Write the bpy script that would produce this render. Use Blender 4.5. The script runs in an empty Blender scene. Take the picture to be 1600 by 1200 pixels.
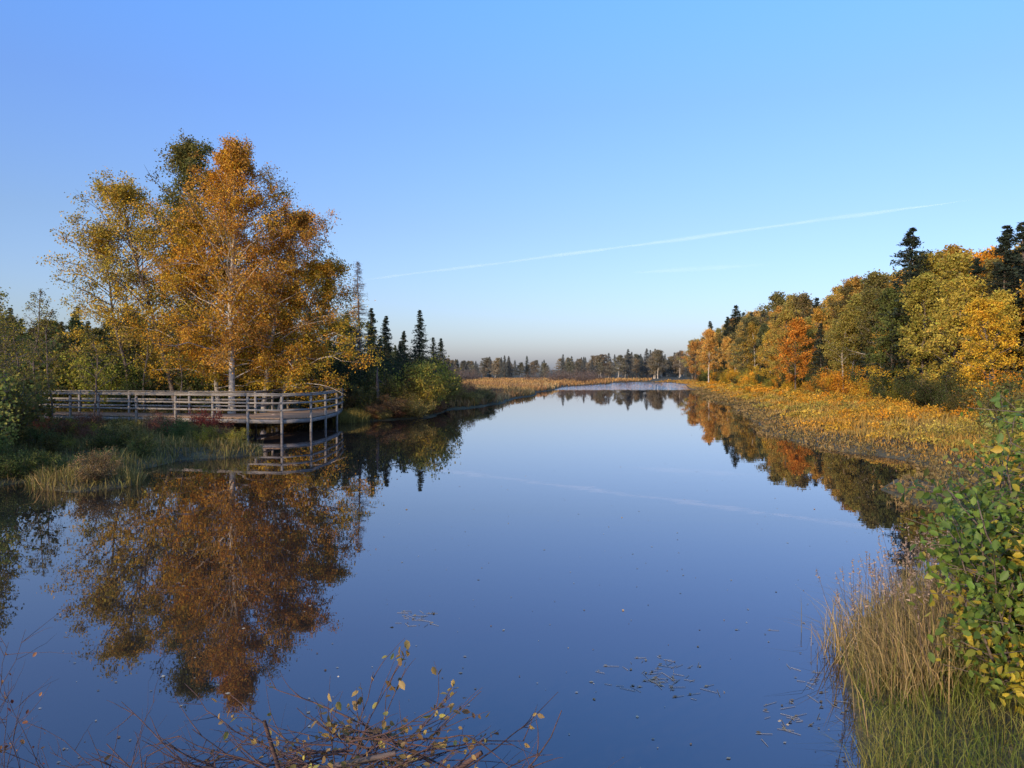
import bpy, math, numpy as np
from mathutils import Vector
scene=bpy.context.scene
# ------------------------------------------------------------------ materials
def newmat(n):
    m=bpy.data.materials.new(n); m.use_nodes=True; nt=m.node_tree; nt.nodes.clear()
    out=nt.nodes.new('ShaderNodeOutputMaterial'); return m,nt,out
def N(nt,t,**k):
    n=nt.nodes.new(t)
    for a,v in k.items(): setattr(n,a,v)
    return n
def foliage_mat(name,trans=0.35):
    m,nt,out=newmat(name); L=nt.links
    at=N(nt,'ShaderNodeAttribute',attribute_name='Col')
    oi=N(nt,'ShaderNodeObjectInfo')
    mu=N(nt,'ShaderNodeMixRGB',blend_type='MULTIPLY'); mu.inputs[0].default_value=1
    L.new(at.outputs['Color'],mu.inputs[1]); L.new(oi.outputs['Color'],mu.inputs[2])
    hz=N(nt,'ShaderNodeMixRGB'); hz.inputs[2].default_value=(0.32,0.32,0.32,1)  # aerial haze painted into the leaf colour, mixed toward grey by object alpha
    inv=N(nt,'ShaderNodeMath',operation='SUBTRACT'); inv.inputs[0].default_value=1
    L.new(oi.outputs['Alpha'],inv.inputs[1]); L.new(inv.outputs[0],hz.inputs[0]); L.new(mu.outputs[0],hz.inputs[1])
    d=N(nt,'ShaderNodeBsdfDiffuse'); t=N(nt,'ShaderNodeBsdfTranslucent'); mx=N(nt,'ShaderNodeMixShader'); mx.inputs[0].default_value=trans
    L.new(hz.outputs[0],d.inputs[0]); L.new(hz.outputs[0],t.inputs[0]); L.new(d.outputs[0],mx.inputs[1]); L.new(t.outputs[0],mx.inputs[2])
    L.new(mx.outputs[0],out.inputs[0]); return m
def glossleaf_mat(name):
    m,nt,out=newmat(name); L=nt.links
    at=N(nt,'ShaderNodeAttribute',attribute_name='Col')
    p=N(nt,'ShaderNodeBsdfPrincipled'); p.inputs['Roughness'].default_value=0.5; p.inputs['Specular IOR Level'].default_value=0.3
    t=N(nt,'ShaderNodeBsdfTranslucent'); mx=N(nt,'ShaderNodeMixShader'); mx.inputs[0].default_value=0.35
    L.new(at.outputs['Color'],p.inputs['Base Color']); L.new(at.outputs['Color'],t.inputs[0])
    L.new(p.outputs[0],mx.inputs[1]); L.new(t.outputs[0],mx.inputs[2]); L.new(mx.outputs[0],out.inputs[0]); return m
def bark_mat(name,c1,c2,scale=(6,6,30),thr=(0.45,0.6)):
    m,nt,out=newmat(name); L=nt.links
    tc=N(nt,'ShaderNodeTexCoord'); mp=N(nt,'ShaderNodeMapping'); mp.inputs['Scale'].default_value=scale
    no=N(nt,'ShaderNodeTexNoise'); no.inputs['Scale'].default_value=1; no.inputs['Detail'].default_value=4
    cr=N(nt,'ShaderNodeValToRGB'); cr.color_ramp.elements[0].position=thr[0]; cr.color_ramp.elements[1].position=thr[1]
    cr.color_ramp.elements[0].color=(*c1,1); cr.color_ramp.elements[1].color=(*c2,1)
    p=N(nt,'ShaderNodeBsdfPrincipled'); p.inputs['Roughness'].default_value=0.85
    L.new(tc.outputs['Object'],mp.inputs[0]); L.new(mp.outputs[0],no.inputs[0]); L.new(no.outputs[0],cr.inputs[0]); L.new(cr.outputs[0],p.inputs['Base Color'])
    bu=N(nt,'ShaderNodeBump'); bu.inputs['Strength'].default_value=0.4; bu.inputs['Distance'].default_value=0.02
    L.new(no.outputs[0],bu.inputs['Height']); L.new(bu.outputs[0],p.inputs['Normal'])
    L.new(p.outputs[0],out.inputs[0]); return m
M_leaf=foliage_mat('foliage'); M_gl=glossleaf_mat('broad_leaf')
M_birch=bark_mat('birch_bark',(0.52,0.45,0.36),(0.16,0.13,0.10),(4,4,9),(0.52,0.68))
M_bark=bark_mat('grey_bark',(0.16,0.12,0.09),(0.07,0.05,0.04))
M_dead=bark_mat('dead_wood',(0.16,0.11,0.085),(0.09,0.065,0.05))
M_wood=bark_mat('weathered_wood',(0.30,0.26,0.21),(0.17,0.145,0.115),(3,3,25),(0.35,0.7))
M_twig=bark_mat('red_twig',(0.11,0.055,0.04),(0.06,0.035,0.028))

# ------------------------------------------------------------------ mesh builder
class B:
    def __init__(s): s.V=[];s.F=[];s.C=[];s.M=[];s.n=0
    def add(s,v,f,c,mi):
        v=np.asarray(v,float); f=np.asarray(f,int); s.V.append(v); s.F.append(f+s.n); s.n+=len(v)
        c=np.broadcast_to(np.asarray(c,float),(len(v),3)); s.C.append(c); s.M.append(np.full(len(f),mi))
    def segs(s,P0,P1,r0,r1,mi=1,sides=3,c=(0.2,0.2,0.2)):
        P0=np.atleast_2d(P0);P1=np.atleast_2d(P1);n=len(P0)
        d=P1-P0; d/=np.linalg.norm(d,axis=1,keepdims=True)+1e-9
        ref=np.where(np.abs(d[:,2:3])>0.9,np.array([[1.,0,0]]),np.array([[0,0,1.]]))
        a=np.cross(d,ref); a/=np.linalg.norm(a,axis=1,keepdims=True)+1e-9; b=np.cross(d,a)
        th=np.arange(sides)*2*np.pi/sides
        ring=a[:,None,:]*np.cos(th)[None,:,None]+b[:,None,:]*np.sin(th)[None,:,None]
        r0=np.broadcast_to(r0,(n,))[:,None,None]; r1=np.broadcast_to(r1,(n,))[:,None,None]
        v=np.concatenate([P0[:,None,:]+ring*r0,P1[:,None,:]+ring*r1],axis=1).reshape(-1,3)
        i=np.arange(sides);j=(i+1)%sides
        f=np.stack([i,j,j+sides,i+sides],1)
        f=(f[None]+(np.arange(n)*2*sides)[:,None,None]).reshape(-1,4)
        s.add(v,f,c,mi)
    def tube(s,pts,rad,mi=1,sides=7,c=(0.2,0.2,0.2)):
        pts=np.asarray(pts,float);k=len(pts)
        d=np.gradient(pts,axis=0); d/=np.linalg.norm(d,axis=1,keepdims=True)+1e-9
        ref=np.array([0,1.,0]) if abs(d[:,1]).mean()<0.8 else np.array([1.,0,0])
        a=np.cross(d,ref); a/=np.linalg.norm(a,axis=1,keepdims=True)+1e-9; b=np.cross(d,a)
        th=np.arange(sides)*2*np.pi/sides
        v=(pts[:,None]+(a[:,None]*np.cos(th)[None,:,None]+b[:,None]*np.sin(th)[None,:,None])*np.asarray(rad)[:,None,None]).reshape(-1,3)
        i=np.arange(sides);j=(i+1)%sides
        f=np.concatenate([np.stack([i,j,j+sides,i+sides],1)+q*sides for q in range(k-1)])
        s.add(v,f,c,mi)
    def leaves(s,P,size,col,rng,mi=0,aspect=0.7,flat=0.0):
        n=len(P)
        u=rng.normal(size=(n,3)); u[:,2]*=(1-flat); u/=np.linalg.norm(u,axis=1,keepdims=True)+1e-9
        w=rng.normal(size=(n,3)); w[:,2]*=(1-flat); w-=u*(u*w).sum(1,keepdims=True); w/=np.linalg.norm(w,axis=1,keepdims=True)+1e-9
        sz=(np.asarray(size)*rng.uniform(0.6,1.3,n))[:,None]
        u=u*sz*0.5; w=w*sz*0.5*aspect
        v=np.stack([P-u,P+w-u*0.1,P+u,P-w-u*0.1],1).reshape(-1,3)
        f=np.arange(4*n).reshape(n,4)
        s.add(v,f,np.repeat(np.broadcast_to(col,(n,3)),4,axis=0),mi)
    def bigleaves(s,P,size,col,rng,mi=0,width=0.62):
        n=len(P)
        u=rng.normal(size=(n,3)); u[:,2]-=0.35; u/=np.linalg.norm(u,axis=1,keepdims=True)
        nn=rng.normal(size=(n,3))+np.array([0,-0.4,0.9]); w=np.cross(u,nn); w/=np.linalg.norm(w,axis=1,keepdims=True)+1e-9
        nn=np.cross(w,u)
        sz=(size*rng.uniform(0.6,1.25,n))[:,None]; h=width/2
        def p(a,b,c): return P+u*sz*a+w*sz*b+nn*sz*c
        v=np.stack([p(0,0,0),p(.25,-h*.8,.06),p(.62,-h*.85,.06),p(1,0,-.08),p(.62,h*.85,.06),p(.25,h*.8,.06)],1).reshape(-1,3)
        f=np.array([[0,1,2,3],[0,3,4,5]]); f=(f[None]+(np.arange(n)*6)[:,None,None]).reshape(-1,4)
        s.add(v,f,np.repeat(np.broadcast_to(col,(n,3)),6,axis=0),mi)
    def blades(s,P,h,w,col,rng,mi=0,bend=0.35):
        n=len(P); az=rng.uniform(0,2*np.pi,n); d=np.stack([np.cos(az),np.sin(az),0*az],1)
        az2=rng.uniform(0,2*np.pi,n); q=np.stack([np.cos(az2),np.sin(az2),0*az],1)
        h=np.broadcast_to(h,(n,))[:,None]; w=np.broadcast_to(w,(n,))[:,None]*0.5
        bd=h*rng.uniform(0,1,(n,1))*bend
        up=np.array([[0,0,1.]])
        m=P+up*h*0.55+d*bd*0.35; t=P+up*h*(1-0.35*(bd/h))+d*bd
        v=np.stack([P-q*w,P+q*w,m+q*w*0.8,m-q*w*0.8,t+q*w*0.12,t-q*w*0.12],1).reshape(-1,3)
        f=np.array([[0,1,2,3],[3,2,4,5]]); f=(f[None]+(np.arange(n)*6)[:,None,None]).reshape(-1,4)
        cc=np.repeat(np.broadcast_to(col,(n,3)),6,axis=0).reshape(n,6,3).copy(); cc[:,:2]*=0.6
        s.add(v,f,cc.reshape(-1,3),mi)
    def box(s,p0,p1,w,h,mi=0,c=(.3,.3,.3)):
        p0=np.array(p0,float);p1=np.array(p1,float);d=p1-p0;d/=np.linalg.norm(d)
        ref=np.array([0,0,1.]) if abs(d[2])<0.9 else np.array([0,1.,0])
        a=np.cross(d,ref);a/=np.linalg.norm(a);b=np.cross(a,d)
        a=a*w/2;b=b*h/2
        v=[p0-a-b,p0+a-b,p0+a+b,p0-a+b,p1-a-b,p1+a-b,p1+a+b,p1-a+b]
        f=[[0,1,2,3],[4,7,6,5],[0,4,5,1],[1,5,6,2],[2,6,7,3],[3,7,4,0]]
        s.add(v,f,c,mi)
    def mesh(s,name,mats):
        V=np.concatenate(s.V);F=np.concatenate(s.F);C=np.concatenate(s.C);M=np.concatenate(s.M)
        me=bpy.data.meshes.new(name)
        me.vertices.add(len(V)); me.vertices.foreach_set('co',V.astype(np.float32).ravel())
        me.loops.add(F.size); me.loops.foreach_set('vertex_index',F.astype(np.int32).ravel())
        me.polygons.add(len(F)); me.polygons.foreach_set('loop_start',(np.arange(len(F))*4).astype(np.int32))
        for m in mats: me.materials.append(m)
        me.polygons.foreach_set('material_index',M.astype(np.int32))
        at=me.color_attributes.new('Col','FLOAT_COLOR','POINT')
        at.data.foreach_set('color',np.concatenate([C,np.ones((len(C),1))],1).astype(np.float32).ravel())
        me.update(calc_edges=True); me.validate(); return me
def obj(name,me,loc=(0,0,0),rz=0,sc=1,color=(1,1,1,1),parent=None):
    o=bpy.data.objects.new(name,me); scene.collection.objects.link(o)
    o.location=loc; o.rotation_euler=(0,0,rz); o.scale=(sc,sc,sc) if np.isscalar(sc) else sc
    o.color=color
    if parent: o.parent=parent
    return o
def empty(name):
    o=bpy.data.objects.new(name,None); scene.collection.objects.link(o); return o

# ------------------------------------------------------------------ terrain
LEFT=[(22,175),(7,120),(0.7,82),(-2.1,63),(-4.6,57),(-5.2,48),(-8.2,45),(-10.5,45),(-13,42),(-14,36),(-12.8,31.5),(-9.8,29.6),(-9.0,27.2),(-11,25.5),(-11.3,22.5),(-9.8,19.8),(-10.7,18.7),(-13,20.5),(-14.5,18),(-20,14),(-28,8),(-30,-5)]
NEAR=[(-8,-1),(-5.4,3.3),(-4.5,4.4),(-3.2,3.9),(-2.1,4.3),(-1.0,4.5),(-.3,4.2),(.4,3.5),(1.5,4.2),(2.6,5.6),(3.1,6.9),(3.35,7.8),(4.2,8.7),(6.0,10.5),(7.9,12.5),(9.2,14.3),(9.8,15.7),(8.9,17),(9.2,19.2),(10.5,21.0),(13,23.2),(13,25.6),(12.0,28.3),(11.9,35.3),(13.4,42),(15.4,50),(18,62),(19.5,76),(27,112),(36,164),(38,180),(30,188)]
def subdiv(P):
    out=[];n=len(P);rg=np.random.default_rng(3)
    for i in range(n):
        a=np.array(P[i],float);b=np.array(P[(i+1)%n],float);L=np.linalg.norm(b-a)
        k=max(1,min(6,int(L/1.2)))
        for j in range(k):
            q=a+(b-a)*j/k
            if j: q=q+rg.normal(size=2)*min(0.06*L/k*2,1.0)
            out.append(q)
    return np.array(out)
POLY=subdiv(LEFT+NEAR)
def sd(x,y):
    x=np.asarray(x,float).ravel();y=np.asarray(y,float).ravel(); out=np.empty(len(x))
    A=POLY;Bp=np.roll(POLY,-1,axis=0)
    for s in range(0,len(x),20000):
        px=x[s:s+20000,None];py=y[s:s+20000,None]
        ex=(Bp-A)[:,0];ey=(Bp-A)[:,1]
        t=np.clip(((px-A[:,0])*ex+(py-A[:,1])*ey)/(ex*ex+ey*ey),0,1)
        d=np.sqrt(((px-A[:,0]-t*ex)**2+(py-A[:,1]-t*ey)**2).min(1))
        c=((A[:,1]>py)!=(Bp[:,1]>py))&(px<(Bp-A)[:,0]*(py-A[:,1])/(ey+1e-12)+A[:,0])
        ins=(c.sum(1)%2)==1
        out[s:s+20000]=np.where(ins,-d,d)
    return out
def ss(a,b,x):
    t=np.clip((x-a)/(b-a),0,1);return t*t*(3-2*t)
XF=lambda y:np.interp(y,[0,20,37,53,78,105,180,260,600],[20,22,25.2,29,32.5,36,43,68,160])
XC=lambda y:np.interp(y,[0,45,60,82,120,175,260],[0,3,6,10,16,30,50])
def height(x,y,d=None):
    x=np.asarray(x,float).ravel();y=np.asarray(y,float).ravel()
    if d is None:d=sd(x,y)
    z=np.where(d>0,0.30*(1-np.exp(-np.maximum(d,0)/0.9)),np.maximum(-1.3,d*0.45))
    land=ss(0,2,d)
    z+=(1-ss(6,12,y))*0.55*(1-np.exp(-np.maximum(d,0)/1.3))
    r=x-XF(y); z+=land*(ss(-3,4,r)*0.5+np.clip(r,0,70)*0.05)
    l=-(x+13); z+=land*ss(0,8,l)*ss(38,46,y)*0.35+land*np.clip(l-6,0,60)*0.02*ss(40,60,y)
    z+=land*(0.07*np.sin(x*1.3+0.7*y)+0.05*np.sin(y*1.9-x*0.6)+0.04*np.sin(x*3.7)*np.sin(y*3.1))
    return z
def axis(lo,hi,c,fine,n1,g):
    a=[c];st=fine
    while a[-1]<hi:
        if abs(a[-1]-c)>n1: st*=g
        a.append(a[-1]+st)
    b=[c];st=fine
    while b[-1]>lo:
        if abs(b[-1]-c)>n1: st*=g
        b.append(b[-1]-st)
    return np.array(sorted(set(a+b)))
xs=axis(-2500,2500,0,0.3,28,1.06); ys=axis(-60,3500,24,0.3,24,1.045)
X,Y=np.meshgrid(xs,ys); Z=height(X,Y)
nx,ny=len(xs),len(ys)
idx=np.arange(nx*ny).reshape(ny,nx)
F=np.stack([idx[:-1,:-1],idx[:-1,1:],idx[1:,1:],idx[1:,:-1]],-1).reshape(-1,4)
b=B(); b.add(np.stack([X.ravel(),Y.ravel(),Z],1),F,(.2,.2,.2),0)
m,nt,out=newmat('marsh_ground'); L=nt.links
g=N(nt,'ShaderNodeNewGeometry'); no=N(nt,'ShaderNodeTexNoise'); no.inputs['Scale'].default_value=0.6; no.inputs['Detail'].default_value=8
no2=N(nt,'ShaderNodeTexNoise'); no2.inputs['Scale'].default_value=9; no2.inputs['Detail'].default_value=6
L.new(g.outputs['Position'],no.inputs[0]); L.new(g.outputs['Position'],no2.inputs[0])
cr=N(nt,'ShaderNodeValToRGB'); e=cr.color_ramp.elements; e[0].position=.3;e[0].color=(0.07,0.055,0.025,1);e[1].position=.7;e[1].color=(0.22,0.15,0.055,1)
n3=e.new(0.5);n3.color=(0.12,0.095,0.035,1)
ml=N(nt,'ShaderNodeMixRGB',blend_type='MULTIPLY'); ml.inputs[0].default_value=0.7
cr2=N(nt,'ShaderNodeValToRGB'); cr2.color_ramp.elements[0].position=.3; cr2.color_ramp.elements[0].color=(.35,.35,.35,1);cr2.color_ramp.elements[1].position=.65
L.new(no.outputs[0],cr.inputs[0]);L.new(no2.outputs[0],cr2.inputs[0]);L.new(cr.outputs[0],ml.inputs[1]);L.new(cr2.outputs[0],ml.inputs[2])
p=N(nt,'ShaderNodeBsdfPrincipled');p.inputs['Roughness'].default_value=.95
bu=N(nt,'ShaderNodeBump');bu.inputs['Distance'].default_value=.08;L.new(no2.outputs[0],bu.inputs['Height']);L.new(bu.outputs[0],p.inputs['Normal'])
L.new(ml.outputs[0],p.inputs['Base Color']);L.new(p.outputs[0],out.inputs[0])
obj('ground',b.mesh('ground',[m]))

# ------------------------------------------------------------------ water
b=B(); b.add([(-60,-40,0),(80,-40,0),(80,210,0),(-60,210,0)],[[0,1,2,3]],(.1,.1,.1),0)
m,nt,out=newmat('pond_water'); L=nt.links
g=N(nt,'ShaderNodeNewGeometry')
mp=N(nt,'ShaderNodeMapping'); mp.inputs['Scale'].default_value=(0.5,0.9,1)
n1=N(nt,'ShaderNodeTexNoise'); n1.inputs['Scale'].default_value=1.2; n1.inputs['Detail'].default_value=3
L.new(g.outputs['Position'],mp.inputs[0]);L.new(mp.outputs[0],n1.inputs[0])
sx=N(nt,'ShaderNodeSeparateXYZ');L.new(g.outputs['Position'],sx.inputs[0])
mr=N(nt,'ShaderNodeMapRange');mr.inputs[1].default_value=112;mr.inputs[2].default_value=120;mr.inputs[3].default_value=0.012;mr.inputs[4].default_value=1.0
L.new(sx.outputs['Y'],mr.inputs[0])
bu=N(nt,'ShaderNodeBump');bu.inputs['Distance'].default_value=0.12;L.new(mr.outputs[0],bu.inputs['Strength']);L.new(n1.outputs[0],bu.inputs['Height'])
fr=N(nt,'ShaderNodeFresnel');fr.inputs[0].default_value=1.33
pw=N(nt,'ShaderNodeMath',operation='POWER');pw.inputs[1].default_value=0.64;L.new(fr.outputs[0],pw.inputs[0])
df=N(nt,'ShaderNodeBsdfDiffuse');df.inputs[0].default_value=(0.022,0.019,0.015,1)
gl=N(nt,'ShaderNodeBsdfGlossy');gl.inputs['Roughness'].default_value=0.012;gl.inputs[0].default_value=(0.95,0.90,0.93,1)
L.new(bu.outputs[0],gl.inputs['Normal'])
mx=N(nt,'ShaderNodeMixShader');L.new(pw.outputs[0],mx.inputs[0]);L.new(df.outputs[0],mx.inputs[1]);L.new(gl.outputs[0],mx.inputs[2]);L.new(mx.outputs[0],out.inputs[0])
obj('water',b.mesh('water',[m]))

# ------------------------------------------------------------------ trees
def varcol(rng,n,base,amp=0.3,hue=0.12):
    v=rng.normal(1,amp,(n,1)).clip(0.35,1.8); h=rng.normal(0,hue,n)
    c=np.array(base)[None]*v; c[:,0]*=1+h*0.5; c[:,1]*=1-h; return c.clip(0.002,1)
def decid(b,rng,H=12,R=3,lo=0.2,nl=50,ns=6,nt_=3,nleaf=20000,ls=0.12,elev=(35,65),tr=0.13,base=(0,0,0),lean=(0,0),cols=None,bm=1,sc=0.16,wob=0.25,pk=0.75,bare=0.0,limbr=.55):
    base=np.array(base,float)
    k=14;t=np.linspace(0,1,k)
    ph=rng.uniform(0,6,4)
    pts=np.stack([lean[0]*t**1.3+wob*np.sin(t*5+ph[0])*t+wob*.4*np.sin(t*13+ph[1])*t,lean[1]*t**1.3+wob*np.sin(t*4+ph[2])*t,H*t],1)+base
    rad=tr*(1-t)**0.8+0.012; rad[0]*=1.35
    b.tube(pts,rad,bm,8)
    P0=[];P1=[];RR=[];TW0=[];TW1=[];cl=[]
    for i in range(nl):
        u=(i+rng.uniform())/nl; u=u**0.85
        tt=lo+(1-lo)*u*0.97
        s=np.array([np.interp(tt,t,pts[:,j]) for j in range(3)])
        az=i*2.399+rng.normal(0,.4); 
        prof=(math.sin(math.pi*min(1,max(0.02,(u*0.93+0.07))**pk)))**0.75+0.12
        Lr=R*prof*rng.uniform(0.55,1.15)
        el=math.radians(elev[0]+(elev[1]-elev[0])*u+rng.normal(0,9))
        mxl=(H-s[2]+base[2])*1.02+0.35
        Lr=min(Lr,mxl/max(0.3,math.sin(el))*0.9)
        hz=np.array([math.cos(az),math.sin(az),0]);up=np.array([0,0,1.])
        q=np.linspace(0,1,6)[:,None]
        lim=s+hz*Lr*(q*math.cos(el)*1.12)+up*Lr*(q*math.sin(el)*1.15-0.22*q**2*(1 if u<0.8 else 0.3))+rng.normal(0,0.04*Lr,(6,3))*q
        r0=min(tr*(1-tt)**.8*limbr+0.008,0.010*Lr+0.008)
        b.tube(lim,np.linspace(r0,0.005,6),bm,4)
        for j in range(ns):
            q0=rng.uniform(0.22,1.0); a=np.array([np.interp(q0,q[:,0],lim[:,c]) for c in range(3)])
            dr=rng.normal(0,1,3);dr[2]=dr[2]*0.6+0.15; dr/=np.linalg.norm(dr)
            dr=dr*0.8+hz*0.45; L2=Lr*rng.uniform(0.18,0.36)*(1.15-0.5*q0)+0.15
            e=a+dr*L2; P0.append(a);P1.append(e);RR.append(min(0.014,r0*0.45)); bright=rng.normal(1,0.16)
            for w in range(nt_):
                qq=rng.uniform(0.3,1);a2=a+(e-a)*qq; d2=rng.normal(0,1,3);d2[2]=d2[2]*.7-0.15;d2/=np.linalg.norm(d2)
                TW0.append(a2);TW1.append(a2+d2*rng.uniform(0.5,1)*L2*0.65);cl.append((bright*rng.normal(1,.1),u,az))
    P0=np.array(P0);P1=np.array(P1);b.segs(P0,P1,np.array(RR),0.004,bm if limbr>.45 else 2,3)
    TW0=np.array(TW0);TW1=np.array(TW1);b.segs(TW0,TW1,0.005,0.003,bm if limbr>.45 else 2,3)
    cl=np.array(cl)
    keep=rng.uniform(size=len(TW0))>bare
    ids=rng.choice(np.where(keep)[0],nleaf); f=rng.uniform(0,1.1,(nleaf,1))
    P=TW0[ids]+(TW1-TW0)[ids]*f+rng.normal(0,sc,(nleaf,3))
    col=cols(rng,P,cl[ids])
    b.leaves(P,ls,col,rng)
def neutral(rng,P,cl):
    n=len(P);c=varcol(rng,n,(1,1,1),0.22,0.10)*cl[:,:1]
    return c
def palette(*pal,axisfn=None):
    pal=np.array(pal)
    def fn(rng,P,cl):
        n=len(P); q=(np.sin(cl[:,2]*1.7+cl[:,1]*7)*0.5+0.5+rng.normal(0,.22,n))
        if axisfn is not None: q=axisfn(P)+rng.normal(0,.2,n)
        q=np.clip(q,0,1)*(len(pal)-1); i=np.minimum(q.astype(int),len(pal)-2);f=(q-i)[:,None]
        c=pal[i]*(1-f)+pal[i+1]*f
        return (c*varcol(rng,n,(1,1,1),.24,.08)*cl[:,:1]).clip(.003,.9)
    return fn
def spruce(b,rng,H=10,R=1.8,lo=0.06,dens=1.0,needles=True,base=(0,0,0),droop=0.25,bm=1,rr=1.0):
    base=np.array(base,float);k=8;t=np.linspace(0,1,k)
    pts=np.stack([0.1*np.sin(t*4),0.08*np.sin(t*5+1),H*t],1)+base
    b.tube(pts,0.012*H*(1-t)+0.012,bm,7)
    nb=int(32*H*dens);u=rng.uniform(0,1,nb)**0.9;z=lo*H+(1-lo)*H*u
    az=rng.uniform(0,2*np.pi,nb);Lr=R*((1-u)**0.8)*rng.uniform(0.45,1.15,nb)+0.10
    hz=np.stack([np.cos(az),np.sin(az),0*az],1)
    s=np.stack([0*z,0*z,z],1)+base
    dz=np.stack([0*z,0*z,(0.35*u-droop)*Lr],1)
    mid=s+hz*Lr[:,None]*.55+dz*0.7; e=s+hz*Lr[:,None]+dz*0.8
    b.segs(s,mid,(0.022*(1-u)+.006)*rr,0.01*rr,bm,3); b.segs(mid,e,0.01*rr,0.004*rr,bm,3)
    if needles:
        per=20;ids=np.repeat(np.arange(nb),per);f=rng.uniform(0.12,1.05,nb*per)[:,None]
        P=s[ids]+(e-s)[ids]*f+rng.normal(0,1,(nb*per,3))*(0.16*Lr[ids][:,None]*np.array([[1,1,.6]])*(1.1-.6*f)+.02)
        br=np.repeat(rng.normal(1,.25,nb),per)[:,None]
        b.leaves(P,(0.14+0.12*(Lr[ids]/R))*1.15,varcol(rng,len(P),(1,1,1),.25,.06)*br,rng,aspect=.34,flat=0.2)
    else:
        per=6;ids=np.repeat(np.arange(nb),per);f=rng.uniform(0.3,1,nb*per)[:,None]
        P=s[ids]+(e-s)[ids]*f; d=rng.normal(0,1,(nb*per,3));d[:,2]-=.4
        b.segs(P,P+d*0.14,0.008,0.004,bm,3)
def shrub(b,rng,H=2.5,R=1.5,ns=22,nleaf=5000,ls=0.09,cols=neutral,base=(0,0,0),mi=1,sc=0.12,lowleaf=0.1,big=False,vert=1.0):
    base=np.array(base,float);T0=[];T1=[];cl=[]
    for i in range(ns):
        az=rng.uniform(0,2*np.pi);r=R*math.sqrt(rng.uniform(0,1));h=H*(1-0.45*(r/R)**2)*rng.uniform(.6,1.08)
        q=np.linspace(0,1,6)[:,None];hz=np.array([math.cos(az),math.sin(az),0])
        pts=base+hz*(0.15+r*(q**0.8))+np.array([0,0,1.])*h*q**vert+rng.normal(0,.04*H,(6,3))*q
        b.tube(pts,np.linspace(0.006+0.005*H,0.004,6),mi,4)
        br=rng.normal(1,.15)
        for j in range(9):
            q0=rng.uniform(lowleaf,1.0);a=np.array([np.interp(q0,q[:,0],pts[:,c]) for c in range(3)])
            d=rng.normal(0,1,3);d[2]=abs(d[2])*.7;d/=np.linalg.norm(d)
            T0.append(a);T1.append(a+(d+hz*.3)*H*rng.uniform(.07,.2));cl.append((br*rng.normal(1,.12),q0,az))
    T0=np.array(T0);T1=np.array(T1);cl=np.array(cl);b.segs(T0,T1,0.005,0.003,mi,3)
    if nleaf:
        ids=rng.integers(0,len(T0),nleaf);P=T0[ids]+(T1-T0)[ids]*rng.uniform(0,1.05,(nleaf,1))+rng.normal(0,sc,(nleaf,3))
        P[:,2]=np.maximum(P[:,2],base[2]+.03)
        col=cols(rng,P,cl[ids])
        if big: b.bigleaves(P,ls,col,rng)
        else: b.leaves(P,ls,col,rng)
ORANGE=(0.66,0.30,0.035);GOLD=(0.66,0.41,0.045);YG=(0.36,0.31,0.05);GREEN=(0.085,0.11,0.035);RUST=(0.54,0.22,0.045);RED=(0.26,0.04,0.025);DK=(0.05,0.068,0.042);OLIVE=(0.19,0.16,0.045)
def rg(s): return np.random.default_rng(s)
def gz(x,y): return float(height([x],[y])[0])
# templates
TB=[]
for i in range(8):
    b=B();r=rg(100+i);decid(b,r,H=10,R=[2.6,2.2,3.0,2.4,2.8,2.0,2.5,1.9][i],lo=[.14,.22,.1,.25,.16,.1,.2,.3][i],nl=38,ns=5,nt_=3,nleaf=9500,ls=.18,tr=.10,cols=neutral,sc=.15,elev=(30,65),lean=(r.normal(0,.5),r.normal(0,.5)),pk=[.75,.6,.8,.7,.65,.8,.9,.7][i])
    TB.append(b.mesh('birch_tree_mesh',[M_leaf,M_birch if i%2 else M_bark]))
TS=[]
for i in range(4):
    b=B();spruce(b,rg(200+i),H=10,R=[2.0,1.7,2.2,1.5][i]);TS.append(b.mesh('spruce_tree_mesh',[M_leaf,M_bark]))
TH=[]
for i in range(4):
    b=B();shrub(b,rg(300+i),H=2.5,R=1.5,ns=26,nleaf=5600,ls=.095);TH.append(b.mesh('willow_shrub_mesh',[M_leaf,M_bark]))
TR=[]
for i in range(2):
    b=B();shrub(b,rg(320+i),H=2.5,R=1.6,ns=60,nleaf=700,ls=.07);TR.append(b.mesh('bare_shrub_mesh',[M_leaf,M_dead]))
def jit(c,r,a=0.15,haze_tint=0):
    v=r.normal(1,a);return (min(1,c[0]*v*(1+r.normal(0,.06))),min(1,c[1]*v),c[2]*v,1-haze_tint)
def put(kind,x,y,H,col,r,haze_tint=0,parent=None,wide=1.0,name=None):
    T={'b':TB,'s':TS,'h':TH,'r':TR}[kind];me=T[r.integers(len(T))];h0=10 if kind in 'bs' else 2.5
    nm=name or {'b':'birch_tree','s':'spruce_tree','h':'willow_shrub','r':'bare_shrub'}[kind]
    s=H/h0
    return obj(nm,me,(x,y,gz(x,y)-.05),r.uniform(0,6.28),(s*wide,s*wide,s),jit(col,r,haze_tint=haze_tint),parent)
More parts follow.
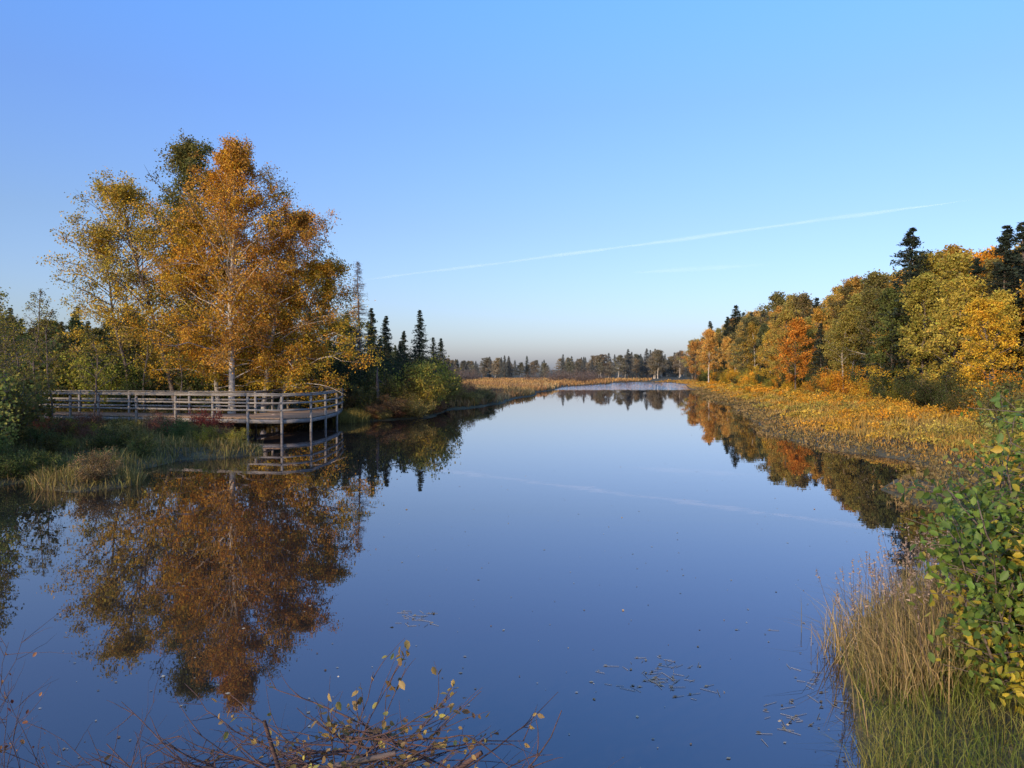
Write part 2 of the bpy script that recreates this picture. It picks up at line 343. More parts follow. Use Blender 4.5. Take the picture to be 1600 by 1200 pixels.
# hero birches
def hero(seed,name,mn,x,y,bark=None,**k):
    b=B();r=rg(seed);decid(b,r,**k);obj(name,b.mesh(mn,[M_leaf,bark or M_birch,M_dead]),(x,y,gz(x,y)-.1))
LT=(.62,.33,.07)
hero(1,'birch_tree','birch_tree_large',-15.2,41.6,H=14.5,R=4.3,lo=.15,nl=95,ns=7,nt_=4,nleaf=58000,ls=.10,tr=.18,cols=palette(ORANGE,GOLD,LT,(.56,.28,.045)),sc=.13,elev=(25,68),lean=(.2,0),pk=.78,limbr=.3)
hero(2,'birch_tree','birch_tree_leaning',-14.0,43,H=11.5,R=3.9,lo=.2,nl=80,ns=7,nt_=4,nleaf=44000,ls=.10,tr=.14,cols=palette(LT,RUST,GOLD,(.56,.28,.045)),sc=.13,elev=(22,58),lean=(1.9,.2),pk=.7,limbr=.35)
hero(3,'birch_tree','birch_tree_low',-13.4,43.8,H=8.8,R=3.7,lo=.12,nl=74,ns=6,nt_=4,nleaf=42000,ls=.10,tr=.11,cols=palette(GOLD,YG,GOLD,ORANGE),sc=.14,elev=(5,48),lean=(3.0,.2),pk=.55,limbr=.4)
hero(4,'birch_tree','birch_tree_gold',-16.4,43,H=11.2,R=4.0,lo=.13,nl=75,ns=6,nt_=4,nleaf=42000,ls=.10,tr=.12,cols=palette(GOLD,ORANGE,YG,GOLD),sc=.14,elev=(12,58),lean=(-1.8,.3),pk=.65,limbr=.4)
hero(5,'poplar_tree','poplar_tree',-17.9,45,bark=M_bark,H=15.6,R=3.6,lo=.25,nl=70,ns=6,nt_=4,nleaf=34000,ls=.12,tr=.17,cols=palette((.15,.16,.045),(.22,.2,.055),(.26,.21,.055)),sc=.16,elev=(30,68),lean=(-1.2,0))
hero(6,'aspen_tree','aspen_tree',-19.0,43.5,bark=M_bark,H=12.9,R=4.2,lo=.28,nl=64,ns=6,nt_=4,nleaf=22000,ls=.115,tr=.14,cols=palette((.64,.43,.07),GOLD,YG,(.58,.41,.08)),sc=.18,elev=(20,60),lean=(-3.6,0),bare=.25)
hero(61,'aspen_tree','aspen_tree_sparse',-22.0,44.5,bark=M_bark,H=10.3,R=3.0,lo=.25,nl=48,ns=6,nt_=4,nleaf=13000,ls=.115,tr=.1,cols=palette(GOLD,YG,(.52,.35,.07)),sc=.18,elev=(20,60),lean=(-2.0,0),bare=.3)
r=rg(8)
for (x,y,H) in [(-21.6,36,5.6),(-19.5,35.8,4.6),(-22.3,36,6.4),(-24.3,38,5.2),(-18.2,42,5.5),(-12.3,47,5),(-20.6,43,6.5),(-17.6,25.8,4.6),(-18.6,28,4.8),(-16.9,25,5.2),(-15.9,23,4.8)]:
    b=B();decid(b,r,H=H,R=1.1,lo=.25,nl=22,ns=4,nt_=2,nleaf=1100,ls=.08,tr=.04,cols=palette(OLIVE,YG),sc=.08,elev=(35,70),bare=.3)
    obj('alder_sapling',b.mesh('alder_sapling',[M_leaf,M_bark]),(x,y,gz(x,y)-.05))
b=B();spruce(b,rg(9),H=11.0,R=1.9,lo=.12,dens=.85,needles=False,droop=.3,rr=1.4)
obj('dead_spruce_tree',b.mesh('dead_spruce_tree',[M_leaf,M_dead]),(-12.0,60,gz(-12.0,60)))
b=B();b.tube([(0,0,0),(.05,0,1.2),(0,0,2.2),(.03,0,2.9)],[.12,.1,.08,.03],1,7);b.segs(np.array([[0,0,2.2],[0,0,1.5]]),np.array([[.5,0,1.8],[-.4,0,1.7]]),.03,.01)
obj('dead_tree_stump',b.mesh('dead_tree_stump',[M_leaf,M_dead]),(-8.3,47.2,gz(-8.3,47.2)))
# ------------ left side woods
r=rg(10)
for (x,y,H) in [(-12.8,70,8.3),(-11.8,72,7.9),(-9.0,75,8.6),(-10.0,71,6.4),(-14.5,66,7),(-11,64,5.4),(-8,78,6.0),(-13.6,74,7.0),(-15.5,72,8),(-11.2,68,5.6),(-9.6,66,5.2),(-7.4,80,6)]:
    put('s',x,y,H,DK,r,wide=1.15)
for i in range(85):
    y=r.uniform(49,75);x=r.uniform(-52,-11.5+(-(y-49))*0.02)
    H=r.uniform(4.5,6.8)*(0.82 if x>-16 else 1.0)*y/58
    put('b' if r.uniform()<.72 else 's',x,y,H*(1.0),[GREEN,OLIVE,(.15,.14,.045),(.08,.10,.04)][r.integers(4)],r,wide=1.25)
for i in range(36):
    x=r.uniform(-45,-17);y=r.uniform(43.5,49)
    put('h',x,y,r.uniform(2,4),[GREEN,OLIVE,YG,GREEN][r.integers(4)],r)
G2=(.07,.08,.035)
for (x,y,H,c) in [(-11,49.5,3.6,G2),(-9.2,50,3.4,OLIVE),(-7.6,51.5,3.5,G2),(-7.2,49.5,3.0,(.26,.2,.06)),(-6.4,50.6,4.2,(.44,.34,.06)),(-5.8,49.6,3.0,(.48,.35,.06)),(-7.0,48.6,2.2,(.36,.3,.07)),(-5.6,55,3.5,(.38,.27,.06)),(-6.6,60,3.6,OLIVE),(-5.2,62,2.8,(.35,.23,.07)),(-4.4,66,2.2,(.27,.14,.07)),(-9.5,55,4.6,G2),(-11.5,54,5,G2),(-8,58,4.4,(.16,.12,.05)),(-6.5,66,3.0,OLIVE),(-7.5,70,4.0,G2),(-6.5,74,3.0,OLIVE),(-10.5,47.2,2.2,(.16,.12,.05)),(-9,47.2,2,OLIVE),(-12.3,48,2.8,G2)]:
    put('h',x,y,H,c,r,wide=.95)
for i in range(46):
    y=r.uniform(45.4,68);x=np.interp(y,[45,48,57,63,68],[-8.3,-5.4,-4.8,-2.6,-1.8])-r.uniform(.1,1.2)
    put('h',x,y,r.uniform(.6,1.5),[(.26,.11,.06),(.34,.17,.07),(.22,.15,.06),(.36,.26,.07)][r.integers(4)],r,wide=1.3)
for i in range(10):
    y=r.uniform(70,100);x=np.interp(y,[63,82,120,175],[-2.6,0,6,20])-r.uniform(1,8)*y/70
    put('r',x,y,r.uniform(.8,1.3),(.3,.17,.09),r,wide=1.6)
for i in range(20):
    y=r.uniform(160,200);x=r.uniform(-18,26)*y/170
    if sd([x],[y])[0]>2: put('r',x,y,r.uniform(2.4,3.6),(.36,.25,.15),r,wide=1.6,haze_tint=.2)
for i in range(60):
    y=r.uniform(80,150);x=-r.uniform(12,58)-(y-80)*.07
    put('b' if r.uniform()<.6 else 's',x,y,r.uniform(4,6),[OLIVE,GREEN,DK,(.28,.2,.06)][r.integers(4)],r,wide=1.25,haze_tint=.08)
# ------------ right forest
r=rg(11)
pal=[ORANGE,GOLD,(.56,.34,.06),(.46,.34,.06),OLIVE,(.15,.16,.045),(.60,.35,.055),(.34,.28,.06),(.60,.39,.07),(.38,.31,.06)]
y=31.0
while y<235:
    for row,(dx,k) in enumerate([(0.5,.78),(4,.95),(8,1.05),(13,1.08),(19,1.1)]):
        xx=XF(y)+dx+r.normal(0,1.0);yy=y+r.normal(0,1.2)
        H=np.interp(yy,[30,50,60,100,150,235],[8.4,10,11.4,12.6,12.8,12.0])*k*r.uniform(.78,1.12)-dx*.035
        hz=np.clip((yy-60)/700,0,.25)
        if r.uniform()<(.17 if row else .10): put('s',xx,yy,H*1.0,DK,r,haze_tint=hz,wide=1.2)
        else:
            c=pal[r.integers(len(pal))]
            put('b',xx,yy,H*.97,c,r,haze_tint=hz,wide=1.12)
    y+=r.uniform(2.6,3.6)*(1+y/250)
for (x,y,H) in [(30.6,59,13.3),(30.2,47,11.0),(32.5,49,11.4),(36.5,140,14),(38,148,12.6),(30.5,50.5,9.5),(33,70,9),(37.5,112,10)]:
    put('s',XF(y)+1.5 if y>100 else x,y,H,(.05,.068,.045),r,wide=1.35)
for i in range(90):   # understory
    y=31+ (r.uniform()**1.5)*150;x=XF(y)-r.uniform(-.5,1.6)
    put('h',x,y,r.uniform(1.4,3.2),[GREEN,OLIVE,(.07,.08,.03),YG,GOLD,ORANGE][r.integers(6)],r)
# ------------ distant forest
DF=empty('distant_forest');r=rg(12)
for i in range(780):
    y=r.uniform(225,340);x=r.uniform(-260,190)
    if x>XF(y)-10 and y<250: continue
    sp=r.uniform()<.42
    k=1+.4*ss(0,60,x)
    put('s' if sp else 'b',x,y,r.uniform(4.8,7.2)*(1.05 if sp else .9)*k,[(.07,.09,.06),(.08,.10,.06)][r.integers(2)] if sp else [(.38,.26,.08),(.30,.22,.08),(.42,.28,.08),OLIVE][r.integers(4)],r,haze_tint=.38,parent=DF,wide=1.6 if not sp else 1.3,name='tree')

# ------------------------------------------------------------------ boardwalk
BW=empty('boardwalk')
front=[(-30,40.8),(-26.4,40.0),(-24.3,39.6),(-22.5,39.1),(-20.8,38.6),(-18.6,38),(-16.4,37.4),(-14.35,36.8),(-12.5,36.3),(-10.8,36.0),(-9.75,37.2),(-9.6,39.5),(-9.7,42.5),(-10.1,45.6)]
rear=[(-30,43.0),(-26.4,42.3),(-23.5,41.7),(-20.5,41.1),(-16.9,40.2),(-13.4,40.1),(-13.3,42.6),(-13.2,45.2),(-11.6,45.5),(-10.1,45.6)]
DZ=.72;TZ=1.90
def rail(b,P):
    for i in range(len(P)-1):
        a=np.array(P[i]);c=np.array(P[i+1]);d=(c-a)/np.linalg.norm(c-a);nrm=np.array([-d[1],d[0]])
        a2=a+d*.002;c2=c-d*.002
        b.box((*a2,TZ-.02),(*c2,TZ-.02),.15,.04)
        for z,h in ((TZ-.10,.09),(TZ-.46,.09),(TZ-.80,.09)):
            o=-nrm*.072
            b.box((*(a2+o),z),(*(c2+o),z),.04,h)
def posts(b,P):
    for q in P:
        zz=min(gz(*q),0)-.4
        b.box((q[0],q[1],zz),(q[0],q[1],TZ-.045),.1,.1)
b=B();rail(b,front);rail(b,rear[::-1]);obj('railing',b.mesh('railing',[M_wood]),parent=BW)
b=B();posts(b,front+rear[:-1]);obj('posts',b.mesh('posts',[M_wood]),parent=BW)
m=bark_mat('deck_boards',(0.42,0.27,0.15),(0.27,0.17,0.10),(2,14,2),(0.3,0.7))
b=B()
fx=np.array(front);FX=lambda x:np.interp(x,fx[:10,0],fx[:10,1])
RX=lambda x:np.interp(x,[-30,-26.4,-23.5,-20.5,-16.9,-13.4],[43,42.3,41.7,41.1,40.2,40.1])
x=-30
while x<-13.45:
    b.box((x+.07,FX(x),DZ-.02),(x+.07,RX(x),DZ-.02),.135,.04);x+=.145
y=36.1
while y<45.5:
    x0=-13.3 if y>40.1 else max(-13.4,float(np.interp(y,[36.0,36.6],[-10.8,-13.4])))
    x1=float(np.interp(y,[36,37.2,39.5,42.5,45.6],[-10.8,-9.75,-9.6,-9.7,-10.1]))
    if x1-x0>.1:b.box((x0,y,DZ-.02),(x1,y,DZ-.02),.135,.04)
    y+=.145
obj('deck',b.mesh('deck',[m]),parent=BW)
b=B()
for P in (front,rear):
    for i in range(len(P)-1):
        a=np.array(P[i]);c=np.array(P[i+1]);b.box((*a,DZ-.15),(*c,DZ-.15),.05,.18)
obj('joists',b.mesh('joists',[M_wood]),parent=BW)

# ------------------------------------------------------------------ grasses
def scatter(rng,n,xr,yr,log=True):
    y=np.exp(rng.uniform(math.log(yr[0]),math.log(yr[1]),n)) if log else rng.uniform(*yr,n)
    x=rng.uniform(0,1,n);lo=xr[0](y) if callable(xr[0]) else xr[0];hi=xr[1](y) if callable(xr[1]) else xr[1]
    return lo+(hi-lo)*x,y
def patch(x,y,s=.25): return (np.sin(x*s*1.3+np.sin(y*s))+np.sin(y*s*.9+1.7*np.sin(x*s*.7)))*.25+.5
def palmix(rng,q,pal,amp=.2):
    pal=np.array(pal);q=np.clip(q+rng.normal(0,.16,len(q)),0,.999)*(len(pal)-1);i=q.astype(int);f=(q-i)[:,None]
    return (pal[i]*(1-f)+pal[i+1]*f)*rng.normal(1,amp,(len(q),1)).clip(.4,1.7)
r=rg(20);b=B()
x,y=scatter(r,70000,(lambda y:XC(y),lambda y:XF(y)+2),(21,185));d=sd(x,y);k=d>.25;x,y,d=x[k],y[k],d[k]
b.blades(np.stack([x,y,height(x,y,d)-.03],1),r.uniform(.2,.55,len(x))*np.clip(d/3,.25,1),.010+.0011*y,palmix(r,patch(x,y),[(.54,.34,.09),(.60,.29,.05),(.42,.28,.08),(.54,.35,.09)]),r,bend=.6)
obj('marsh_grass',b.mesh('marsh_grass',[M_leaf]))
b=B()
x,y=scatter(r,75000,(-25,lambda y:XC(y)),(50,215));x=x-(y>120)*(r.uniform(size=len(x))<.5)*20;d=sd(x,y);k=(d>.3)&(x>-.25*y);x,y,d=x[k],y[k],d[k]
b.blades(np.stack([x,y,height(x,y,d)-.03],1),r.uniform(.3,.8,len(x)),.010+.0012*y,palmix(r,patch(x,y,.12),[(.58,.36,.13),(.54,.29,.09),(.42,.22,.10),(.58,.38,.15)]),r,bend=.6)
obj('marsh_grass',b.mesh('marsh_grass_far',[M_leaf]))
b=B();x,y=scatter(r,1150,(lambda y:XC(y),lambda y:XF(y)+1),(22,150));d=sd(x,y);k=(d>2.0);x,y,d=x[k],y[k],d[k]
zz=height(x,y,d);per=160
rad=r.uniform(.35,.9,len(x));hh=r.uniform(.3,.85,len(x))*np.clip(d/5,.5,1)
ids=np.repeat(np.arange(len(x)),per);dd=r.normal(0,.5,(len(ids),3))
P=np.stack([x[ids]+dd[:,0]*rad[ids],y[ids]+dd[:,1]*rad[ids],zz[ids]+np.abs(r.beta(2,1.6,len(ids)))*hh[ids]*(1.25-.5*np.minimum(1,np.hypot(dd[:,0],dd[:,1])))],1)
cc=palmix(r,patch(x,y,.35),[(.64,.39,.05),(.68,.30,.03),(.54,.37,.06),(.38,.31,.07)],.18)
b.leaves(P,.05+.0015*y[ids],cc[ids]*r.normal(1,.22,(len(ids),1)).clip(.4,1.6),r)
ids=np.repeat(np.arange(len(x)),8);a=np.stack([x[ids],y[ids],zz[ids]],1);o=r.normal(0,.35,(len(ids),3))*rad[ids][:,None];o[:,2]=hh[ids]*r.uniform(.6,1,len(ids))
b.segs(a,a+o,.01,.004,1)
obj('marsh_shrubs',b.mesh('marsh_shrubs',[M_leaf,M_bark]))
# weed mats along right edge
b=B();x,y=scatter(r,80000,(7,30),(14,110));d=sd(x,y)+.9*(patch(x,y,1.3)-.5)+.5*(patch(x+9,y,4)-.5);k=(d>-.1-.004*y+.4*r.uniform(size=len(d))**2)&(d<3)&(x>XC(y)+1);x,y=x[k],y[k]
z=np.maximum(height(x,y),0)+.01
b.leaves(np.stack([x,y,z+r.uniform(0,.06,len(x))],1),.05+.003*y,palmix(r,patch(x,y,1.1),[(.28,.18,.07),(.36,.23,.09),(.18,.14,.05),(.32,.19,.08)]),r,flat=.7)
k=r.uniform(size=len(x))<.6
b.blades(np.stack([x,y,z-.02],1)[k],r.uniform(.05,.2,k.sum()),.008+.0008*y[k],palmix(r,patch(x,y,1.1)[k],[(.38,.25,.09),(.28,.21,.07),(.42,.27,.09)]),r,bend=.9)
obj('floating_weed_mat',b.mesh('floating_weed_mat',[M_leaf]))
# left bank grass
b=B();x,y=scatter(r,95000,(-34,-8.4),(14,46));d=sd(x,y);k=(d>-.15);x,y,d=x[k],y[k],d[k]
under=(y>FX(x))&(y<RX(x)+.0);k=~under;x,y,d=x[k],y[k],d[k]
pt=patch(x,y,1.9)
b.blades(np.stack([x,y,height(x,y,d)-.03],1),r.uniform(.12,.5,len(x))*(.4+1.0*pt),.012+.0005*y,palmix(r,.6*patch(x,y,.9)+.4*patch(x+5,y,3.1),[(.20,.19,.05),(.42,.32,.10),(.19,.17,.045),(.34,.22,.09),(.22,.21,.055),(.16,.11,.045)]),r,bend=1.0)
obj('bank_grass',b.mesh('bank_grass',[M_leaf]))
r=rg(22)
for i in range(100):
    x,y=r.uniform(-26,-9),r.uniform(18.5,35.5)
    if sd([x],[y])[0]<.15:continue
    c=[(.13,.14,.04),OLIVE,(.26,.11,.06),(.28,.18,.08),(.17,.17,.045),(.24,.07,.04),YG][r.choice(7,p=[.2,.2,.1,.2,.13,.03,.14])]
    put('h',x,y,r.uniform(.4,1.15),c,r,wide=1.15)
for (x,y,H,c) in [(-13.8,34.3,1.5,(.27,.06,.04)),(-13.2,34.6,1.2,(.25,.08,.04)),(-11.2,28.5,.9,YG),(-10.2,28.3,.8,YG),(-12,30,1.0,OLIVE),(-16.6,22,3.4,(.28,.27,.06)),(-15.2,20.6,2.4,(.33,.3,.07)),(-17.6,24.5,3.8,OLIVE),(-20,28,3.8,(.20,.20,.05)),(-15.6,19.4,2.7,(.28,.27,.06)),(-18.6,22.4,4.8,(.28,.27,.06)),(-23,32,3.2,GREEN),(-24,35,3.4,OLIVE),(-20.6,29.5,2.2,GREEN),(-14.3,20.2,1.4,(.13,.18,.05)),(-24,32.5,3.9,GREEN),(-25.5,36,4.0,OLIVE),(-28,44.5,5,GREEN),(-22.2,34,2.8,(.19,.2,.05)),(-18.9,26,2.6,(.14,.17,.045))]:
    put('h',x,y,H,c,r)
put('b',-17.0,23.2,5.4,(.40,.34,.10),r,wide=.6)
b=B();x=r.normal(-9.4,.35,9000);y=r.normal(44.6,.5,9000);d=sd(x,y);
b.blades(np.stack([x,y,height(x,y,d).clip(-.1)],1),r.uniform(.3,.75,9000),.03,palmix(r,patch(x,y,2),[(.34,.24,.06),(.2,.17,.05)]),r,bend=.8)
obj('sedge_tuft',b.mesh('sedge_tuft',[M_leaf]))

# ------------------------------------------------------------------ near right bank
r=rg(30);b=B()
x=r.uniform(1.2,10,70000);y=3.4+12.6*r.uniform(0,1,70000)**1.3;d=sd(x,y);k=(d>.0);x,y,d=x[k],y[k],d[k]
b.blades(np.stack([x,y,height(x,y,d)-.02],1),r.uniform(.12,.36,len(x))*(.5+patch(x,y,4)),.006,palmix(r,patch(x,y,2.2),[(.16,.21,.035),(.28,.28,.055),(.34,.27,.08),(.19,.23,.04)]),r,bend=1.3)
obj('bank_grass',b.mesh('bank_grass_near',[M_leaf]))
b=B()   # tall dry reed grass
cx=np.array([3.7,4.05,4.5,3.5,5.0,5.4,3.5,4.2,3.65,4.7]);cy=np.array([7.3,8.0,8.7,6.8,9.2,9.7,6.4,7.2,8.0,8.4])
n=3600;ids=r.integers(0,10,n);x=cx[ids]+r.normal(0,.19,n);y=cy[ids]+r.normal(0,.24,n);d=sd(x,y)
hh=r.uniform(.25,.8,n)
P=np.stack([x,y,np.maximum(height(x,y,d),-.15)],1)
b.blades(P,hh,.008,palmix(r,r.uniform(size=n),[(.54,.36,.15),(.34,.27,.09),(.58,.39,.18),(.24,.22,.06)]),r,bend=1.1)
k=np.where(r.uniform(size=n)<.04)[0]
H=P[k];top=H+np.stack([r.normal(-.08,.14,len(k)),r.normal(0,.1,len(k)),r.uniform(.7,1.05,len(k))],1)
b.segs(H,top,.003,.002,1)
for s in range(14):
    q=top-(top-H)*(s*.012)+r.normal(0,.01,top.shape); b.leaves(q,.035,palmix(r,r.uniform(size=len(k)),[(.50,.36,.26),(.4,.28,.19)]),r,aspect=.35)
obj('reed_grass',b.mesh('reed_grass',[M_leaf,M_dead]))
gcol=palette((.12,.19,.03),(.18,.25,.04),(.09,.14,.03),(.29,.31,.045),(.5,.38,.045))
for (x,y,H,R_,n,s) in [(3.9,5.6,1.95,.6,5400,31),(4.3,5.2,2.2,.6,5000,32),(5.0,6.7,2.5,.85,6500,34),(5.1,7.6,1.6,.65,3300,35),(6.6,8.6,2.1,1.0,4000,36)]:
    b=B();z=gz(x,y);shrub(b,rg(s),H=H,R=R_,ns=36,nleaf=n,ls=.075,cols=gcol,sc=.06,big=True,lowleaf=.12)
    obj('alder_bush',b.mesh('alder_bush',[M_gl,M_bark]),(x,y,z-.05))
for (x,y,H) in [(10.9,13.8,2.0),(13,17,1.6),(15,20,2.2),(16,23.5,2.0),(17.5,26.5,2.0),(9.5,11.6,1.6),(19.5,30,2.4),(14.6,18.5,1.6)]:
    put('h',x,y,H,[OLIVE,YG,(.30,.27,.06)][r.integers(3)],r)
# ------------------------------------------------------------------ foreground brush
def twiggy(b,rng,base,dirv,L,r0=.008,n=6,leafcol=None,nl=0,ls=.05,depth=1):
    q=np.linspace(0,1,7)[:,None];base=np.array(base,float);dirv=np.array(dirv,float);dirv/=np.linalg.norm(dirv)
    cur=rng.normal(0,.18,3);pts=base+dirv*L*q+cur*L*q**2+rng.normal(0,.012*L,(7,3))*q
    b.tube(pts,np.linspace(r0,r0*.3,7),1,5)
    for i in range(n):
        q0=rng.uniform(.25,1);a=np.array([np.interp(q0,q[:,0],pts[:,c]) for c in range(3)])
        d=dirv+rng.normal(0,.6,3)
        if depth>0: twiggy(b,rng,a,d,L*rng.uniform(.2,.45),r0*.5,3,leafcol,nl,ls,depth-1)
        if nl and rng.uniform()<.8:
            P=a+rng.normal(0,.02,(nl,3));b.bigleaves(P,ls,palmix(rng,rng.uniform(size=nl),leafcol),rng)
r=rg(40)
b=B();br=[(.24,.13,.05),(.42,.28,.08),(.2,.12,.05),(.46,.38,.08)]
for i in range(9):
    twiggy(b,r,(-1.0+r.normal(0,.16),4.4+r.normal(0,.1),.45),(r.uniform(-.1,.85),r.uniform(-.1,.2),r.uniform(.6,1.0)),r.uniform(.65,.95),.006,6,br,1,.055)
obj('leafy_branch',b.mesh('leafy_branch',[M_gl,M_twig]))
b=B()
for i in range(340):
    x=r.uniform(-2.3,-.15);s=r.choice([-1,1]);top=.56+.36*math.exp(-((x+1.0)/.65)**2)
    twiggy(b,r,(x,r.uniform(4.0,4.6),r.uniform(.15,top)),(s*r.uniform(.5,1),r.normal(0,.25),r.uniform(-.05,.4)),r.uniform(.3,.7),r.uniform(.003,.009),4,br,1 if i%5==0 else 0,.045)
b.tube([(-.75,4.3,.5),(-.4,4.3,.68),(-.17,4.3,.84)],[.022,.018,.014],1,7)
b.tube([(-1.3,4.2,.72),(-1.0,4.22,.80),(-.65,4.25,.86)],[.020,.018,.014],2,7)
b.tube([(-1.25,4.3,.4),(-1.32,4.3,.75),(-1.4,4.3,1.02)],[.014,.013,.011],1,7)
obj('brush_pile',b.mesh('brush_pile',[M_gl,M_twig,M_dead]))
b=B()
for i in range(42):
    twiggy(b,r,(-3.1+r.normal(0,.4),4.3+r.normal(0,.25),.4),(r.normal(0,.5),r.normal(0,.3),1),r.uniform(.4,1.1),.0035,5,[(.2,.06,.04),(.34,.18,.06)],1 if i%3==0 else 0,.03)
obj('twig_shrub',b.mesh('twig_shrub',[M_gl,M_twig]))
b=B();x=r.uniform(-4.8,-2.0,12000);y=r.uniform(3.2,5,12000);d=sd(x,y);k=d>0;x,y,d=x[k],y[k],d[k]
b.blades(np.stack([x,y,height(x,y,d)-.02],1),r.uniform(.1,.38,len(x)),.008,palmix(r,patch(x,y,3),[(.26,.17,.09),(.2,.18,.05)]),r,bend=.9)
obj('bank_grass',b.mesh('bank_grass_corner',[M_leaf]))

# ------------------------------------------------------------------ floating leaves
r=rg(50);b=B();n=620
y=np.exp(r.uniform(math.log(4.8),math.log(38),n));x=r.uniform(-.62,.6,n)*y;d=sd(x,y);k=d<-.2;x,y=x[k],y[k]
b.leaves(np.stack([x,y,np.full(len(x),.006)],1),.035*r.uniform(.5,1.4,len(x)),palmix(r,r.uniform(size=len(x)),[(.45,.34,.18),(.65,.56,.38),(.35,.2,.1)]),r,flat=.97)
for (cx,cy,sx_,sy_,n) in [(1.42,7.45,.22,.22,60),(-1.2,9.2,.14,.2,22),(2.3,6.5,.2,.2,22),(3.0,7.0,.15,.5,40)]:
    P=np.stack([cx+r.normal(0,sx_,n),cy+r.normal(0,sy_,n),np.full(n,.005)],1);a=r.normal(.3,1,n)
    P1=P+np.stack([np.cos(a)*.13,np.sin(a)*.13,0*a],1)*r.uniform(.4,1.3,(n,1));b.segs(P,P1,.0025,.002,0,3,c=(.5,.45,.34))
    b.leaves(P[:n//2]+np.array([.03,.02,.002]),.04,palmix(r,r.uniform(size=n//2),[(.55,.44,.26),(.35,.24,.12)]),r,flat=.97)
obj('floating_leaves',b.mesh('floating_leaves',[M_leaf]))

# ------------------------------------------------------------------ contrail
def vapour(name,dens):
    m,nt,out=newmat(name);L=nt.links
    g=N(nt,'ShaderNodeNewGeometry');no=N(nt,'ShaderNodeTexNoise');no.inputs['Scale'].default_value=.006;no.inputs['Detail'].default_value=5
    L.new(g.outputs['Position'],no.inputs[0]);lw=N(nt,'ShaderNodeLayerWeight');lw.inputs[0].default_value=.5
    iv=N(nt,'ShaderNodeMath',operation='SUBTRACT');iv.inputs[0].default_value=1;L.new(lw.outputs['Facing'],iv.inputs[1])
    mu=N(nt,'ShaderNodeMath',operation='MULTIPLY');L.new(iv.outputs[0],mu.inputs[0])
    mr=N(nt,'ShaderNodeMapRange');mr.inputs[1].default_value=.3;mr.inputs[2].default_value=.7;mr.inputs[3].default_value=dens*.25;mr.inputs[4].default_value=dens
    L.new(no.outputs[0],mr.inputs[0]);L.new(mr.outputs[0],mu.inputs[1])
    df=N(nt,'ShaderNodeBsdfDiffuse');df.inputs[0].default_value=(.9,.9,.9,1);tl=N(nt,'ShaderNodeBsdfTranslucent');tl.inputs[0].default_value=(.9,.9,.9,1)
    ad=N(nt,'ShaderNodeAddShader');L.new(df.outputs[0],ad.inputs[0]);L.new(tl.outputs[0],ad.inputs[1])
    tp=N(nt,'ShaderNodeBsdfTransparent');mx=N(nt,'ShaderNodeMixShader');L.new(mu.outputs[0],mx.inputs[0]);L.new(tp.outputs[0],mx.inputs[1]);L.new(ad.outputs[0],mx.inputs[2]);L.new(mx.outputs[0],out.inputs[0])
    return m
A=np.array([-815,4255,500.]);C=np.array([1376,2263,500.])
q=np.linspace(0,1,60)[:,None];rr=rg(60)
pts=A+(C-A)*q+np.array([1,1,0])*(12*np.sin(q*3.1))+np.cumsum(rr.normal(0,.6,(60,3)),0)
b=B();b.tube(pts,(7+2*np.sin(q[:,0]*30))*np.clip(np.minimum(q[:,0]*6+.4,(1-q[:,0])*8),.05,1),0,12)
o=obj('contrail',b.mesh('contrail',[vapour('contrail_vapour',.075)]))
for pp in o.data.polygons: pp.use_smooth=True
b=B();A=np.array([580,3700,470.]);C=np.array([1160,3400,470.]);pts=A+(C-A)*q
b.tube(pts,14*np.sin(q[:,0]*3.14)+.5,0,12);o=obj('cirrus_cloud',b.mesh('cirrus_cloud',[vapour('cirrus_vapour',.03)]));
for pp in o.data.polygons: pp.use_smooth=True

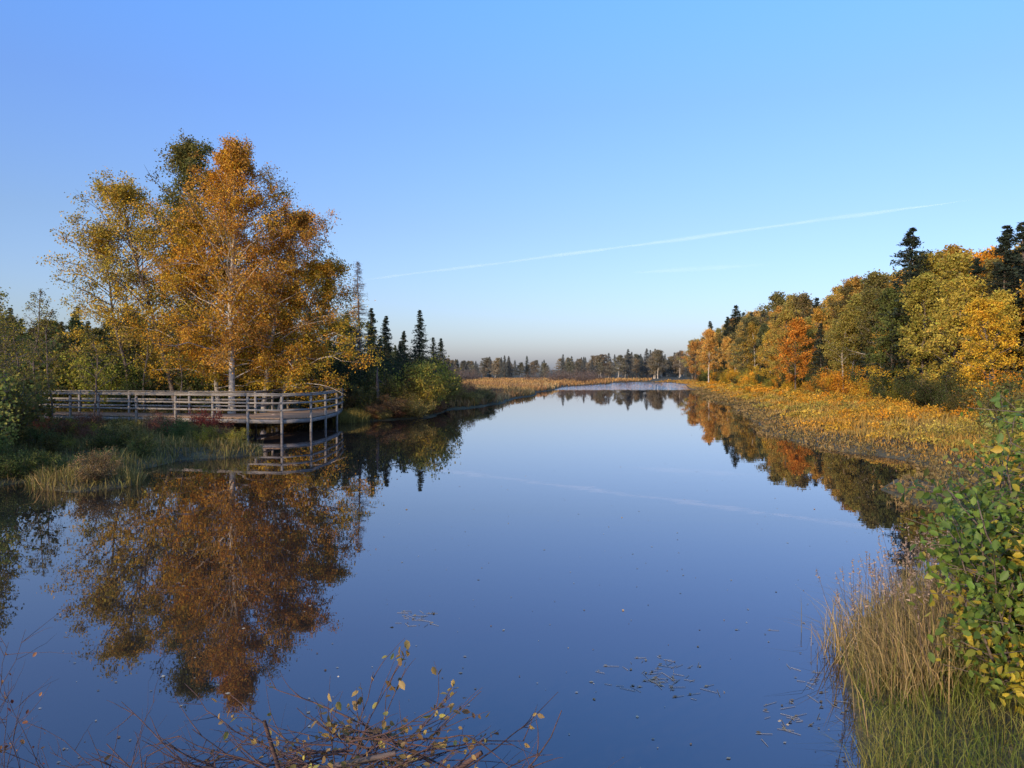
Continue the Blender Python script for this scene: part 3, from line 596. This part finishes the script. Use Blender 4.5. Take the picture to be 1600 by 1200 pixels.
# ------------------------------------------------------------------ light, sky, camera
el=math.radians(14);az=math.radians(217)
S=Vector((math.sin(az)*math.cos(el),math.cos(az)*math.cos(el),math.sin(el)))
w=bpy.data.worlds.new('World');scene.world=w;w.use_nodes=True;nt=w.node_tree
bg=nt.nodes['Background'];sky=nt.nodes.new('ShaderNodeTexSky');sky.sky_type='NISHITA';sky.sun_disc=False
sky.sun_elevation=el;sky.sun_rotation=az;sky.air_density=1.0;sky.dust_density=1.2;sky.ozone_density=2.0;sky.altitude=0
tc=nt.nodes.new('ShaderNodeTexCoord');sp=nt.nodes.new('ShaderNodeSeparateXYZ');nt.links.new(tc.outputs['Generated'],sp.inputs[0])
cr=nt.nodes.new('ShaderNodeValToRGB');e=cr.color_ramp.elements
e[0].position=0;e[0].color=(1.0/4,1.06/4,1.72/4,1);e[1].position=1;e[1].color=(1.5/4,2.1/4,3.0/4,1)
for p_,c in [(.06,(1.03,1.09,1.54)),(.18,(1.08,1.16,1.52)),(.32,(1.12,1.36,2.02)),(.46,(1.2,1.8,2.75))]:
    q_=e.new(p_);q_.color=(c[0]/4,c[1]/4,c[2]/4,1)
nt.links.new(sp.outputs['Z'],cr.inputs[0])
m1=nt.nodes.new('ShaderNodeVectorMath');m1.operation='MULTIPLY';nt.links.new(sky.outputs[0],m1.inputs[0]);nt.links.new(cr.outputs[0],m1.inputs[1])
m2=nt.nodes.new('ShaderNodeVectorMath');m2.operation='SCALE';m2.inputs['Scale'].default_value=4;nt.links.new(m1.outputs[0],m2.inputs[0])
nt.links.new(m2.outputs[0],bg.inputs[0]);bg.inputs[1].default_value=.15
ld=bpy.data.lights.new('sun','SUN');ld.energy=3.7;ld.angle=math.radians(.53);ld.color=(1,.78,.52)
lo=bpy.data.objects.new('sun',ld);scene.collection.objects.link(lo);lo.rotation_euler=(-S).to_track_quat('-Z','Y').to_euler();lo.location=(-30,-30,40)
cd=bpy.data.cameras.new('camera');cam=bpy.data.objects.new('camera',cd);scene.collection.objects.link(cam)
cd.lens=27;cd.sensor_width=36;cd.clip_end=12000;cd.clip_start=.05
cam.location=(0,0,3);cam.rotation_euler=(math.radians(90-1.05),0,0);scene.camera=cam
scene.view_settings.view_transform='Standard';scene.view_settings.look='None';scene.view_settings.exposure=0
